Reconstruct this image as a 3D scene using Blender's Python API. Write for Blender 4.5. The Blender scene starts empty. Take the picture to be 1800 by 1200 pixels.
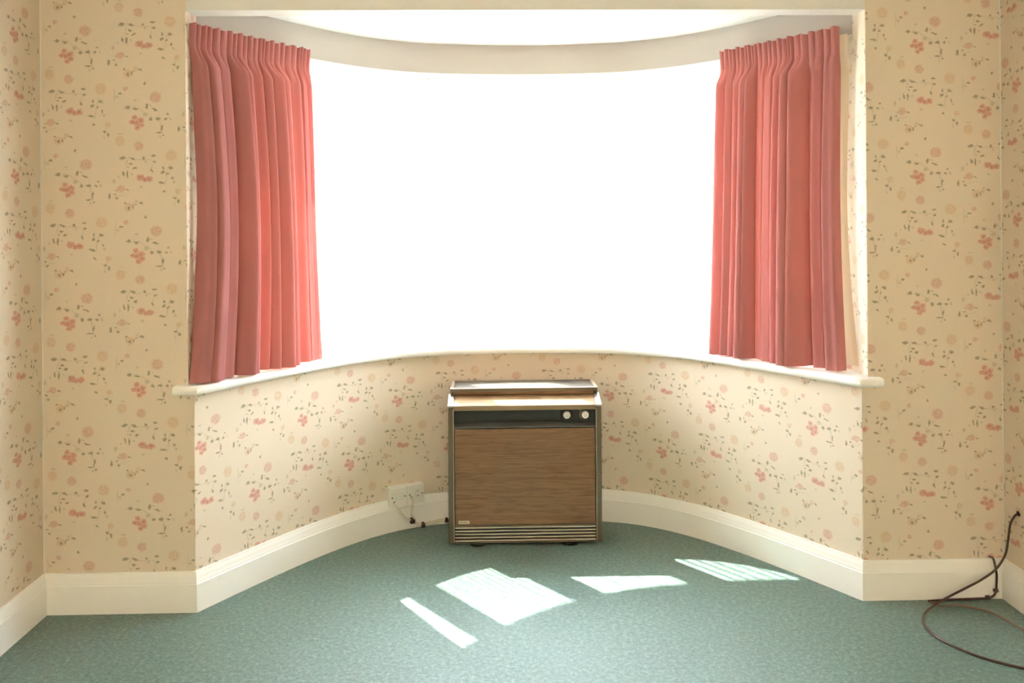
import bpy, bmesh, math, random
from mathutils import Vector, Matrix
import numpy as np

random.seed(7)
scene = bpy.context.scene
COL = scene.collection

# ---------------------------------------------------------------- camera
F_PX, YAW, ROLL = 1500.0, 0.0226, 0.0074
cam_data = bpy.data.cameras.new('camera')
cam_data.sensor_fit = 'HORIZONTAL'
cam_data.sensor_width = 36.0
cam_data.lens = F_PX / 1800.0 * 36.0
cam_data.shift_y = -(600.0 - 391.3) / 1800.0
cam_data.clip_start = 0.05
cam = bpy.data.objects.new('camera', cam_data)
COL.objects.link(cam)
fwd = Vector((math.sin(YAW), math.cos(YAW), 0))
rgt = Vector((math.cos(YAW), -math.sin(YAW), 0))
up = Vector((0, 0, 1))
r2 = rgt * math.cos(ROLL) - up * math.sin(ROLL)
u2 = up * math.cos(ROLL) + rgt * math.sin(ROLL)
m = Matrix((r2, u2, -fwd)).transposed().to_4x4()
m.translation = Vector((-0.1409, -3.2183, 1.45))
cam.matrix_world = m
scene.camera = cam

# ---------------------------------------------------------------- light
SKY, SUN, EXPO = 12.0, 14.0, 2.15
world = bpy.data.worlds.new('sky')
scene.world = world
world.use_nodes = True
bg = world.node_tree.nodes['Background']
bg.inputs['Color'].default_value = (0.89, 0.97, 1.12, 1)
bg.inputs['Strength'].default_value = SKY

sun_data = bpy.data.lights.new('sun', 'SUN')
sun_data.energy = SUN
sun_data.angle = math.radians(0.6)
sun_data.color = (1.0, 0.96, 0.90)
sun = bpy.data.objects.new('sun', sun_data)
COL.objects.link(sun)
SUN_EL = math.radians(55)
sd = Vector((0.61 * math.cos(SUN_EL), -0.79 * math.cos(SUN_EL), -math.sin(SUN_EL)))
sun.rotation_euler = sd.to_track_quat('-Z', 'Y').to_euler()
sun.location = (-4, 6, 8)

vs = scene.view_settings
vs.view_transform = 'Standard'
vs.look = 'None'
vs.gamma = 1.0
vs.use_curve_mapping = False
vs.exposure = EXPO
scene.cycles.adaptive_threshold = 0.02
scene.cycles.max_bounces = 10
scene.cycles.diffuse_bounces = 5
scene.cycles.transmission_bounces = 10
scene.cycles.transparent_max_bounces = 32
scene.cycles.sample_clamp_indirect = 12.0
scene.cycles.caustics_reflective = False
scene.cycles.caustics_refractive = False

# ---------------------------------------------------------------- node helpers
def new_mat(name):
    mt = bpy.data.materials.new(name)
    mt.use_nodes = True
    nt = mt.node_tree
    nt.nodes.clear()
    out = nt.nodes.new('ShaderNodeOutputMaterial')
    return mt, nt, out

def N(nt, typ, **kw):
    n = nt.nodes.new('ShaderNode' + typ)
    for k, v in kw.items():
        setattr(n, k, v)
    return n

def setin(n, **kw):
    for k, v in kw.items():
        n.inputs[k.replace('_', ' ')].default_value = v

def math_node(nt, op, a, b=None):
    n = N(nt, 'Math', operation=op)
    for i, x in enumerate((a, b)):
        if x is None:
            continue
        if hasattr(x, 'is_linked'):
            nt.links.new(x, n.inputs[i])
        else:
            n.inputs[i].default_value = x
    return n.outputs[0]

def maprange(nt, val, a, b, c=0.0, d=1.0, smooth=True):
    n = N(nt, 'MapRange', interpolation_type='SMOOTHSTEP' if smooth else 'LINEAR')
    nt.links.new(val, n.inputs['Value'])
    n.inputs['From Min'].default_value = a
    n.inputs['From Max'].default_value = b
    n.inputs['To Min'].default_value = c
    n.inputs['To Max'].default_value = d
    return n.outputs['Result']

def mixcol(nt, fac, a, b, blend='MIX'):
    n = N(nt, 'Mix', data_type='RGBA', blend_type=blend)
    if hasattr(fac, 'is_linked'):
        nt.links.new(fac, n.inputs[0])
    else:
        n.inputs[0].default_value = fac
    for i, x in ((6, a), (7, b)):
        if hasattr(x, 'is_linked'):
            nt.links.new(x, n.inputs[i])
        else:
            n.inputs[i].default_value = (*x[:3], 1)
    return n.outputs[2]

def noise(nt, vec, scale, detail=2.0, rough=0.5, out='Fac'):
    n = N(nt, 'TexNoise')
    n.inputs['Scale'].default_value = scale
    n.inputs['Detail'].default_value = detail
    n.inputs['Roughness'].default_value = rough
    if vec is not None:
        nt.links.new(vec, n.inputs['Vector'])
    return n.outputs[out]

def bump(nt, height, strength, dist):
    n = N(nt, 'Bump')
    n.inputs['Strength'].default_value = strength
    n.inputs['Distance'].default_value = dist
    nt.links.new(height, n.inputs['Height'])
    return n.outputs['Normal']

def principled(nt, out, color, rough=0.5, metallic=0.0, spec=0.5, normal=None):
    p = N(nt, 'BsdfPrincipled')
    if hasattr(color, 'is_linked'):
        nt.links.new(color, p.inputs['Base Color'])
    else:
        p.inputs['Base Color'].default_value = (*color, 1)
    if hasattr(rough, 'is_linked'):
        nt.links.new(rough, p.inputs['Roughness'])
    else:
        p.inputs['Roughness'].default_value = rough
    p.inputs['Metallic'].default_value = metallic
    p.inputs['Specular IOR Level'].default_value = spec
    if normal is not None:
        nt.links.new(normal, p.inputs['Normal'])
    nt.links.new(p.outputs[0], out.inputs['Surface'])
    return p

def plain(name, color, rough=0.5, metallic=0.0, spec=0.5, var=0.04, scale=20.0, bstr=0.0):
    mt, nt, out = new_mat(name)
    tc = N(nt, 'TexCoord')
    nz = noise(nt, tc.outputs['Object'], scale, 4.0)
    a = tuple(c * (1 - var) for c in color)
    b = tuple(min(1, c * (1 + var)) for c in color)
    col = mixcol(nt, nz, a, b)
    nrm = bump(nt, nz, bstr, 0.002) if bstr else None
    principled(nt, out, col, rough, metallic, spec, nrm)
    return mt

# ---------------------------------------------------------------- wallpaper
PAPER = (0.75, 0.632, 0.49)
LW, LH = 0.26, 0.502           # half-drop repeat
CP = 3107.0                    # print units per metre

def reduce_cell(x, y):
    i = math.floor(x / LW)
    x -= i * LW
    y = (y + 0.5 * LH * i) % LH
    return x, y

def make_wallpaper():
    mt, nt, out = new_mat('floral_wallpaper')
    uv = N(nt, 'UVMap', uv_map='paper')
    sep = N(nt, 'SeparateXYZ')
    nt.links.new(uv.outputs[0], sep.inputs[0])
    ucell = math_node(nt, 'DIVIDE', sep.outputs[0], LW)
    i = math_node(nt, 'FLOOR', ucell)
    fu = math_node(nt, 'FRACT', ucell)
    vv = math_node(nt, 'ADD', math_node(nt, 'DIVIDE', sep.outputs[1], LH), math_node(nt, 'MULTIPLY', i, 0.5))
    fv = math_node(nt, 'FRACT', vv)
    comb = N(nt, 'CombineXYZ')
    nt.links.new(math_node(nt, 'MULTIPLY', fu, LW), comb.inputs[0])
    nt.links.new(math_node(nt, 'MULTIPLY', fv, LH), comb.inputs[1])
    comb.inputs[2].default_value = 1.0      # homogeneous 1 for the affine distances below
    # hand-drawn wobble
    wob = N(nt, 'TexNoise')
    wob.inputs['Scale'].default_value = 130.0
    wob.inputs['Detail'].default_value = 2.0
    nt.links.new(uv.outputs[0], wob.inputs['Vector'])
    sub = N(nt, 'VectorMath', operation='SUBTRACT')
    nt.links.new(wob.outputs['Color'], sub.inputs[0])
    sub.inputs[1].default_value = (0.5, 0.5, 0.5)
    mul = N(nt, 'VectorMath', operation='MULTIPLY')
    nt.links.new(sub.outputs[0], mul.inputs[0])
    mul.inputs[1].default_value = (0.012, 0.012, 0)
    add = N(nt, 'VectorMath', operation='ADD')
    nt.links.new(comb.outputs[0], add.inputs[0])
    nt.links.new(mul.outputs[0], add.inputs[1])
    P = add.outputs[0]

    def chain(elems, y_lo, y_hi):
        """shortest normalised distance to any of the ellipses (x, y, a, b, angle)"""
        cur = None
        for e in elems:
            x, y, a, b = e[:4]
            ang = e[4] if len(e) > 4 else 0.0
            X, Y = reduce_cell((x - 250) / CP, -(y - 255) / CP)
            a, b = a / CP, b / CP
            an = math.radians(ang)
            rx = math.hypot(a * math.cos(an), b * math.sin(an)) * 1.35 + 0.006
            ry = math.hypot(a * math.sin(an), b * math.cos(an)) * 1.35 + 0.006
            for di in (-1, 0, 1):
                for dj in (-1, 0, 1):
                    cx = X + di * LW
                    cy = Y - 0.5 * LH * di + dj * LH
                    if cx < -rx or cx > LW + rx or cy < y_lo - ry or cy > y_hi + ry:
                        continue
                    ca, sa = math.cos(math.radians(-ang)), math.sin(math.radians(-ang))
                    ds = []
                    for ux, uy, r in ((ca, sa, a), (-sa, ca, b)):
                        dt = N(nt, 'VectorMath', operation='DOT_PRODUCT')
                        nt.links.new(P, dt.inputs[0])
                        dt.inputs[1].default_value = (ux / r, uy / r, -(ux * cx + uy * cy) / r)
                        ds.append(dt.outputs['Value'])
                    q = math_node(nt, 'MULTIPLY', ds[0], ds[0])
                    ma = N(nt, 'Math', operation='MULTIPLY_ADD')
                    nt.links.new(ds[1], ma.inputs[0])
                    nt.links.new(ds[1], ma.inputs[1])
                    nt.links.new(q, ma.inputs[2])
                    cur = ma.outputs[0] if cur is None else math_node(nt, 'MINIMUM', cur, ma.outputs[0])
        if cur is None:
            return None
        cur = math_node(nt, 'SQRT', cur)
        return cur

    red = [(225, 195, 36, 30), (196, 250, 42, 27), (292, 235, 42, 36), (296, 287, 40, 32), (256, 318, 36, 28),
           (242, 258, 40, 36), (285, 900, 52, 42), (388, 915, 47, 36), (335, 925, 40, 28)]
    rose = [(272, 530, 58, 56), (870, 250, 50, 42), (464, -37, 72, 66), (925, 640, 32, 27)]
    cream = [(640, 640, 70, 68), (50, 470, 58, 62), (955, 465, 54, 52), (720, 1060, 38, 34), (1045, 395, 26, 20)]
    leaf = [(145, 80, 26, 22, 0), (235, 100, 30, 14, 0), (365, 65, 17, 33, 10), (455, 105, 42, 12, 20),
            (495, 210, 31, 18, 0), (410, 215, 22, 20, 0), (580, 215, 20, 14, 0), (540, 320, 12, 40, 10),
            (500, 375, 46, 9, 0), (555, 405, 12, 12, 0), (605, 160, 15, 12, 0),
            (735, 335, 16, 33, 0), (795, 310, 19, 10, 0), (820, 360, 18, 14, 0), (942, 262, 23, 9, 20),
            (895, 70, 13, 36, -15), (80, 670, 40, 20, -10), (190, 675, 37, 14, 20), (325, 668, 18, 16, 0),
            (440, 645, 30, 13, 0), (450, 712, 23, 12, -10), (175, 740, 27, 12, 10), (145, 780, 14, 9, 0),
            (220, 785, 27, 14, -20), (135, 860, 12, 46, 0), (415, 815, 11, 28, -30), (550, 785, 12, 20, 0),
            (640, 790, 29, 18, 0), (545, 840, 27, 17, -30), (600, 855, 19, 9, -20), (655, 905, 14, 19, 0),
            (530, 960, 40, 14, 10), (560, 1060, 21, 13, 30), (865, 695, 23, 13, 0), (1150, 580, 14, 17, 0),
            (915, 415, 15, 10, 0), (1005, 460, 9, 22, 0), (1100, 418, 26, 12, 20), (680, 1140, 24, 13, 20),
            (725, 1175, 16, 25, 0), (957, 475, 15, 20, 0)]
    stem = [(330, 130, 120, 5, 35), (520, 270, 7, 110, -12), (130, 720, 6, 80, 15), (300, 690, 150, 5, 2),
            (590, 880, 6, 110, 8), (800, 720, 6, 90, 0), (1010, 440, 110, 5, -20), (700, 1110, 6, 70, 15),
            (850, 330, 100, 4, -10), (420, 780, 5, 60, 10)]
    rp = random.Random(3)
    pale = [(345, 165, 30, 28, 0), (785, 160, 20, 32, 0), (295, 1010, 20, 14, 0), (1040, 775, 20, 14, 0), (1020, 865, 26, 12, 0), (870, 1165, 36, 9, 0)]
    for q in leaf[::3]:
        pale.append((q[0] + rp.uniform(-55, 55), q[1] + rp.uniform(-50, 50), rp.uniform(10, 24), rp.uniform(8, 16), rp.uniform(0, 90)))
    fine = noise(nt, uv.outputs[0], 330.0, 2.0, 0.6)
    mid = noise(nt, uv.outputs[0], 190.0, 1.0, 0.6)
    base = mixcol(nt, noise(nt, uv.outputs[0], 5.0, 3.0), tuple(c * 0.97 for c in PAPER), tuple(c * 1.02 for c in PAPER))

    nrm = bump(nt, noise(nt, uv.outputs[0], 600.0, 2.0), 0.08, 0.001)

    def band_shader(base, y_lo, y_hi):
        """the print for one horizontal band of the repeat, so that each point only tests the shapes near it"""
        def layer(base, elems, color, op, lo, hi, texlo, texhi, tex):
            d = chain(elems, y_lo, y_hi)
            if d is None:
                return base, None
            mk = maprange(nt, d, hi, lo)
            tx = maprange(nt, tex, texlo, texhi, 0.25, 1.0)
            fac = math_node(nt, 'MULTIPLY', math_node(nt, 'MULTIPLY', mk, tx), op)
            return mixcol(nt, fac, base, color), d
        base, _ = layer(base, pale, (0.42, 0.35, 0.23), 0.6, 0.4, 1.3, 0.25, 0.6, mid)
        base, _ = layer(base, stem, (0.40, 0.33, 0.21), 0.40, 0.6, 1.4, 0.3, 0.6, fine)
        base, dc = layer(base, cream, (0.70, 0.44, 0.23), 0.55, 0.75, 1.15, 0.35, 0.62, mid)
        base, dr = layer(base, rose, (0.64, 0.31, 0.215), 0.55, 0.7, 1.15, 0.30, 0.60, mid)
        base, dd = layer(base, red, (0.66, 0.27, 0.20), 0.72, 0.7, 1.2, 0.30, 0.55, mid)
        # petal outlines: wavering rings and strokes inside the blooms
        for dist, col, fr, op in ((dc, (0.46, 0.30, 0.17), 12.0, 0.36), (dr, (0.50, 0.18, 0.13), 12.0, 0.40), (dd, (0.42, 0.11, 0.085), 5.0, 0.75)):
            if dist is None:
                continue
            ph = math_node(nt, 'ADD', math_node(nt, 'MULTIPLY', dist, fr), math_node(nt, 'MULTIPLY', mid, 14.0))
            rm = math_node(nt, 'MULTIPLY', maprange(nt, math_node(nt, 'SINE', ph), 0.35, 0.95), maprange(nt, dist, 1.1, 0.9))
            base = mixcol(nt, math_node(nt, 'MULTIPLY', rm, op), base, col)
        base, _ = layer(base, leaf, (0.25, 0.205, 0.11), 0.88, 0.5, 1.3, 0.28, 0.55, fine)
        p = N(nt, 'BsdfPrincipled')
        nt.links.new(base, p.inputs['Base Color'])
        p.inputs['Roughness'].default_value = 0.62
        p.inputs['Specular IOR Level'].default_value = 0.25
        nt.links.new(nrm, p.inputs['Normal'])
        return p.outputs[0]

    def split(k0, k1, nb=4):
        if k1 - k0 == 1:
            return band_shader(base, LH * k0 / nb, LH * k1 / nb)
        km = (k0 + k1) // 2
        lo, hi = split(k0, km), split(km, k1)
        mx = N(nt, 'MixShader')
        nt.links.new(math_node(nt, 'GREATER_THAN', fv, km / nb), mx.inputs[0])
        nt.links.new(lo, mx.inputs[1])
        nt.links.new(hi, mx.inputs[2])
        return mx.outputs[0]
    nt.links.new(split(0, 4), out.inputs['Surface'])
    return mt

M = {}
M['paper'] = make_wallpaper()
M['plain_paper'] = plain('plain_wallpaper', tuple(c * 0.93 for c in PAPER), 0.7, 0, 0.2)
M['cream_paint'] = plain('cream_wall_paint', (0.78, 0.75, 0.70), 0.6, 0, 0.3, 0.03, 3.0, 0.05)
M['ceiling_paint'] = plain('white_ceiling_paint', (0.86, 0.84, 0.81), 0.7, 0, 0.2, 0.02, 4.0, 0.05)
M['gloss_white'] = plain('white_gloss_paint', (0.92, 0.89, 0.83), 0.28, 0, 0.5, 0.02, 6.0)
M['upvc'] = plain('white_window_frame', (0.85, 0.85, 0.84), 0.3, 0, 0.5, 0.01)
M['render'] = plain('outside_render', (0.70, 0.68, 0.64), 0.9, 0, 0.1, 0.05)
M['paving'] = plain('mown_lawn', (0.16, 0.17, 0.12), 0.9, 0, 0.1, 0.1)
M['roof'] = plain('bay_roof_felt', (0.35, 0.33, 0.31), 0.9, 0, 0.1, 0.1)
M['socket_white'] = plain('white_plastic', (0.80, 0.77, 0.70), 0.35, 0, 0.5, 0.02)
M['screw'] = plain('brass_screw', (0.22, 0.16, 0.09), 0.4, 0.6, 0.5, 0.05)
M['dark_hole'] = plain('dark_hole', (0.02, 0.015, 0.01), 0.6)
M['flex'] = plain('white_flex', (0.80, 0.71, 0.57), 0.4, 0, 0.4, 0.03)
M['clip'] = plain('dark_brown_plastic', (0.035, 0.018, 0.012), 0.45)
M['brown_cable'] = plain('brown_cable_sheath', (0.075, 0.036, 0.025), 0.35, 0, 0.5, 0.1)
M['pink_cable'] = plain('faded_brown_cable_sheath', (0.19, 0.115, 0.09), 0.35, 0, 0.5, 0.1)
M['black'] = plain('black_enamel', (0.008, 0.009, 0.009), 0.5, 0, 0.5, 0.1)
M['bronze'] = plain('bronze_trim', (0.145, 0.112, 0.076), 0.40, 0.40, 0.5, 0.05, 60)
M['bright_trim'] = plain('bright_metal_trim', (0.55, 0.47, 0.39), 0.28, 0.8, 0.5, 0.05, 60)
M['slat'] = plain('satin_metal_slat', (0.66, 0.58, 0.48), 0.3, 0.6, 0.5, 0.05, 60)
M['grey_enamel'] = plain('dark_grey_enamel', (0.085, 0.085, 0.08), 0.35, 0, 0.5, 0.1)
M['deck_trim'] = plain('brass_brown_trim', (0.27, 0.19, 0.11), 0.35, 0.3, 0.5, 0.05, 60)
M['knob'] = plain('white_knob', (0.80, 0.79, 0.74), 0.35, 0, 0.5, 0.03)
M['knob_mark'] = plain('knob_mark', (0.30, 0.30, 0.27), 0.4)
M['badge'] = plain('badge_plate', (0.62, 0.55, 0.42), 0.35, 0.4)
M['badge_print'] = plain('badge_print', (0.22, 0.17, 0.11), 0.5)

def make_carpet():
    mt, nt, out = new_mat('green_carpet')
    tc = N(nt, 'TexCoord')
    co = tc.outputs['Object']
    big = noise(nt, co, 2.2, 4.0, 0.55)
    med = noise(nt, co, 45.0, 3.0, 0.6)
    tuft = noise(nt, co, 105.0, 5.0, 0.8)
    c = mixcol(nt, maprange(nt, big, 0.3, 0.7), (0.024, 0.074, 0.055), (0.034, 0.092, 0.070))
    c = mixcol(nt, maprange(nt, med, 0.3, 0.7, 0.0, 0.8), c, (0.020, 0.066, 0.052))
    c = mixcol(nt, maprange(nt, tuft, 0.32, 0.72, 0.0, 1.0), c, (0.092, 0.172, 0.132), 'MIX')
    pile = noise(nt, co, 62.0, 6.0, 0.85)
    c = mixcol(nt, maprange(nt, pile, 0.50, 0.62, 0.0, 0.9), c, (0.15, 0.25, 0.195))
    c = mixcol(nt, maprange(nt, pile, 0.48, 0.36, 0.0, 0.9), c, (0.010, 0.036, 0.026))
    dark = maprange(nt, tuft, 0.46, 0.30, 0.0, 0.85)
    c = mixcol(nt, dark, c, (0.006, 0.022, 0.017))
    h = math_node(nt, 'ADD', tuft, math_node(nt, 'MULTIPLY', pile, 1.2))
    nrm = bump(nt, h, 0.4, 0.004)
    p = principled(nt, out, c, 0.45, 0, 0.82, nrm)
    p.inputs['Sheen Weight'].default_value = 0.25
    p.inputs['Sheen Roughness'].default_value = 0.5
    p.inputs['Sheen Tint'].default_value = (0.8, 0.95, 0.88, 1)
    return mt
M['carpet'] = make_carpet()

def make_wood(name, light, dark, scale=1.0, rough=0.32, spec=0.5):
    mt, nt, out = new_mat(name)
    tc = N(nt, 'TexCoord')
    mp = N(nt, 'Mapping')
    nt.links.new(tc.outputs['Object'], mp.inputs['Vector'])
    mp.inputs['Scale'].default_value = (0.9 * scale, 6.0 * scale, 14.0 * scale)
    n1 = noise(nt, mp.outputs[0], 2.0, 3.0, 0.55)
    mp2 = N(nt, 'Mapping')
    nt.links.new(tc.outputs['Object'], mp2.inputs['Vector'])
    mp2.inputs['Scale'].default_value = (1.3 * scale, 40.0 * scale, 85.0 * scale)
    n2 = noise(nt, mp2.outputs[0], 2.0, 4.0, 0.6)
    rings = math_node(nt, 'SINE', math_node(nt, 'MULTIPLY', n1, 60.0))
    f = math_node(nt, 'ADD', math_node(nt, 'MULTIPLY', maprange(nt, rings, -0.2, 1.0), 0.42),
                  math_node(nt, 'MULTIPLY', maprange(nt, n2, 0.35, 0.7), 0.55))
    c = mixcol(nt, f, light, dark)
    principled(nt, out, c, rough, 0, spec, bump(nt, n2, 0.05, 0.001))
    return mt
M['wood'] = make_wood('teak_laminate', (0.255, 0.135, 0.066), (0.15, 0.072, 0.032), 1.0, 0.33)
M['pale_wood'] = make_wood('pale_wood_laminate', (0.36, 0.235, 0.128), (0.25, 0.15, 0.07), 0.8, 0.6, 0.3)
M['grey_wood'] = make_wood('weathered_wood_laminate', (0.115, 0.095, 0.07), (0.075, 0.06, 0.042), 0.8, 0.6, 0.25)

def make_cloth(name, diff, trans, tw, weave=900.0):
    mt, nt, out = new_mat(name)
    tc = N(nt, 'TexCoord')
    nz = noise(nt, tc.outputs['Object'], weave, 2.0)
    lg = noise(nt, tc.outputs['Object'], 6.0, 3.0)
    c = mixcol(nt, lg, tuple(x * 0.95 for x in diff), tuple(min(1, x * 1.04) for x in diff))
    d = N(nt, 'BsdfDiffuse')
    nt.links.new(c, d.inputs['Color'])
    d.inputs['Roughness'].default_value = 0.6
    nt.links.new(bump(nt, nz, 0.15, 0.001), d.inputs['Normal'])
    t = N(nt, 'BsdfTranslucent')
    t.inputs['Color'].default_value = (*trans, 1)
    mx = N(nt, 'MixShader')
    mx.inputs[0].default_value = tw
    nt.links.new(d.outputs[0], mx.inputs[1])
    nt.links.new(t.outputs[0], mx.inputs[2])
    nt.links.new(mx.outputs[0], out.inputs['Surface'])
    return mt
M['curtain'] = make_cloth('salmon_pink_cloth', (0.52, 0.222, 0.215), (0.92, 0.23, 0.19), 0.12)
M['lining'] = make_cloth('cream_lining_cloth', (0.80, 0.68, 0.52), (0.85, 0.70, 0.55), 0.5)

def make_net(name, open_frac):
    mt, nt, out = new_mat(name)
    tc = N(nt, 'TexCoord')
    nz = noise(nt, tc.outputs['Object'], 700.0, 2.0)
    d = N(nt, 'BsdfDiffuse')
    d.inputs['Color'].default_value = (0.86, 0.85, 0.85, 1)
    nt.links.new(bump(nt, nz, 0.1, 0.001), d.inputs['Normal'])
    t = N(nt, 'BsdfTranslucent')
    t.inputs['Color'].default_value = (0.9, 0.9, 0.9, 1)
    mx = N(nt, 'MixShader')
    mx.inputs[0].default_value = 0.5
    nt.links.new(d.outputs[0], mx.inputs[1])
    nt.links.new(t.outputs[0], mx.inputs[2])
    tr = N(nt, 'BsdfTransparent')
    m2 = N(nt, 'MixShader')
    m2.inputs[0].default_value = open_frac
    nt.links.new(mx.outputs[0], m2.inputs[1])
    nt.links.new(tr.outputs[0], m2.inputs[2])
    nt.links.new(m2.outputs[0], out.inputs['Surface'])
    return mt
M['net'] = make_net('sheer_net', 0.68)
M['net_tape'] = make_net('net_tape', 0.7)

def make_glass():
    mt, nt, out = new_mat('clear_glass')
    tc = N(nt, 'TexCoord')
    tr = N(nt, 'BsdfTransparent')
    tr.inputs['Color'].default_value = (0.95, 0.97, 0.96, 1)
    g = N(nt, 'BsdfGlossy')
    g.inputs['Roughness'].default_value = 0.02
    nt.links.new(maprange(nt, noise(nt, tc.outputs['Object'], 3.0), 0.0, 1.0, 0.01, 0.03), g.inputs['Roughness'])
    mx = N(nt, 'MixShader')
    mx.inputs[0].default_value = 0.05
    nt.links.new(tr.outputs[0], mx.inputs[1])
    nt.links.new(g.outputs[0], mx.inputs[2])
    nt.links.new(mx.outputs[0], out.inputs['Surface'])
    return mt
M['glass'] = make_glass()

# ---------------------------------------------------------------- mesh helpers
class MB:
    def __init__(self):
        self.v, self.f, self.uv = [], [], []

    def vert(self, p):
        self.v.append(tuple(p))
        return len(self.v) - 1

    def face(self, idx, uv=None):
        self.f.append(tuple(idx))
        self.uv.append(uv)

    def box(self, x0, x1, y0, y1, z0, z1, tf=None):
        b = len(self.v)
        for z in (z0, z1):
            for x, y in ((x0, y0), (x1, y0), (x1, y1), (x0, y1)):
                p = (x, y, z)
                self.v.append(tuple(tf(p)) if tf else p)
        for q in ((0, 3, 2, 1), (4, 5, 6, 7), (0, 1, 5, 4), (1, 2, 6, 5), (2, 3, 7, 6), (3, 0, 4, 7)):
            self.face([b + i for i in q])

    def grid(self, rows, closed_u=False, uvs=None):
        """rows of points -> quads"""
        b = len(self.v)
        n = len(rows[0])
        for r in rows:
            self.v.extend(tuple(p) for p in r)
        for j in range(len(rows) - 1):
            for i in range(n if closed_u else n - 1):
                k = (i + 1) % n
                q = (b + j * n + i, b + j * n + k, b + (j + 1) * n + k, b + (j + 1) * n + i)
                uv = None
                if uvs:
                    uv = (uvs[j][i], uvs[j][k], uvs[j + 1][k], uvs[j + 1][i])
                self.face(q, uv)

    def tube(self, pts, r, sides=8):
        pts = [Vector(p) for p in pts]
        rows = []
        prev = None
        for i, p in enumerate(pts):
            t = (pts[min(i + 1, len(pts) - 1)] - pts[max(i - 1, 0)]).normalized()
            a = Vector((0, 0, 1)) if prev is None else prev
            if abs(t.dot(a)) > 0.98:
                a = Vector((1, 0, 0))
            n = (a - t * a.dot(t)).normalized()
            prev = n
            bn = t.cross(n)
            rr = r[i] if isinstance(r, (list, tuple)) else r
            rows.append([p + n * rr * math.cos(2 * math.pi * k / sides) + bn * rr * math.sin(2 * math.pi * k / sides) for k in range(sides)])
        b = len(self.v)
        self.grid(rows, closed_u=True)
        self.face([b + k for k in range(sides)][::-1])
        e = b + (len(rows) - 1) * sides
        self.face([e + k for k in range(sides)])

    def lathe_y(self, cx, y0, cz, prof, seg=28):
        """prof: list of (dy, r) – revolved round a horizontal axis along y"""
        rows = []
        for dy, r in prof:
            rows.append([(cx + r * math.cos(2 * math.pi * k / seg), y0 + dy, cz + r * math.sin(2 * math.pi * k / seg)) for k in range(seg)])
        b = len(self.v)
        self.grid(rows, closed_u=True)
        self.face([b + k for k in range(seg)])
        e = b + (len(rows) - 1) * seg
        self.face([e + k for k in range(seg)][::-1])

    def build(self, name, mat, parent=None, bevel=0.0, smooth=False, seg=2, boxuv=None, auto=None):
        me = bpy.data.meshes.new(name)
        me.from_pydata(self.v, [], self.f)
        if any(u is not None for u in self.uv):
            lay = me.uv_layers.new(name='paper')
            k = 0
            for fi, f in enumerate(self.f):
                for j in range(len(f)):
                    if self.uv[fi] is not None:
                        lay.data[k].uv = self.uv[fi][j]
                    k += 1
        elif boxuv is not None:
            lay = me.uv_layers.new(name='paper')
            for p in me.polygons:
                n = p.normal
                for li in p.loop_indices:
                    c = me.vertices[me.loops[li].vertex_index].co
                    u = c.y if abs(n.x) > abs(n.y) else c.x
                    lay.data[li].uv = (u + boxuv[0], c.z + boxuv[1])
        bm = bmesh.new()
        bm.from_mesh(me)
        bmesh.ops.recalc_face_normals(bm, faces=bm.faces)
        bm.to_mesh(me)
        bm.free()
        if smooth:
            for p in me.polygons:
                p.use_smooth = True
        if auto is not None:
            me.set_sharp_from_angle(angle=math.radians(auto))
        me.materials.append(mat)
        ob = bpy.data.objects.new(name, me)
        COL.objects.link(ob)
        if parent is not None:
            ob.parent = parent
        if bevel:
            md = ob.modifiers.new('bevel', 'BEVEL')
            md.width = bevel
            md.segments = seg
            md.limit_method = 'ANGLE'
        return ob

def tag(o, label, cat=None, group=None, kind=None):
    o['label'] = label
    if cat:
        o['category'] = cat
    if group:
        o['group'] = group
    if kind:
        o['kind'] = kind
    return o

def empty(name, loc, rz=0.0):
    o = bpy.data.objects.new(name, None)
    COL.objects.link(o)
    o.location = loc
    o.rotation_euler = (0, 0, rz)
    o.empty_display_size = 0.05
    return o

def catmull(pts, n=10):
    pts = [Vector(p) for p in pts]
    P = [pts[0] * 2 - pts[1]] + pts + [pts[-1] * 2 - pts[-2]]
    out = []
    for i in range(1, len(P) - 2):
        for k in range(n):
            t = k / n
            a, b, c, d = P[i - 1], P[i], P[i + 1], P[i + 2]
            out.append(0.5 * ((2 * b) + (c - a) * t + (2 * a - 5 * b + 4 * c - d) * t * t + (3 * b - a - 3 * c + d) * t ** 3))
    out.append(pts[-1])
    return out

# ---------------------------------------------------------------- bay plan
HALF = 1.258
XK = np.linspace(0, 1, 6)
YK = np.array([0.944, 0.925, 0.869, 0.695, 0.385, 0.0])

def spline(xk, yk, x):
    n = len(xk)
    h = np.diff(xk)
    A = np.zeros((n, n))
    b = np.zeros(n)
    A[0, 0], A[0, 1] = 2 * h[0], h[0]
    b[0] = 6 * (yk[1] - yk[0]) / h[0]
    A[-1, -1] = 1
    for i in range(1, n - 1):
        A[i, i - 1], A[i, i], A[i, i + 1] = h[i - 1], 2 * (h[i - 1] + h[i]), h[i]
        b[i] = 6 * ((yk[i + 1] - yk[i]) / h[i] - (yk[i] - yk[i - 1]) / h[i - 1])
    Mm = np.linalg.solve(A, b)
    j = np.clip(np.searchsorted(xk, x) - 1, 0, n - 2)
    t = x - xk[j]
    hh = h[j]
    return yk[j] + t * ((yk[j + 1] - yk[j]) / hh - hh * (2 * Mm[j] + Mm[j + 1]) / 6) + t * t * Mm[j] / 2 + t ** 3 * (Mm[j + 1] - Mm[j]) / (6 * hh)

_t = np.linspace(-1, 1, 2001)
_X = _t * HALF
_Y = spline(XK, YK, np.abs(_t))
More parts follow.
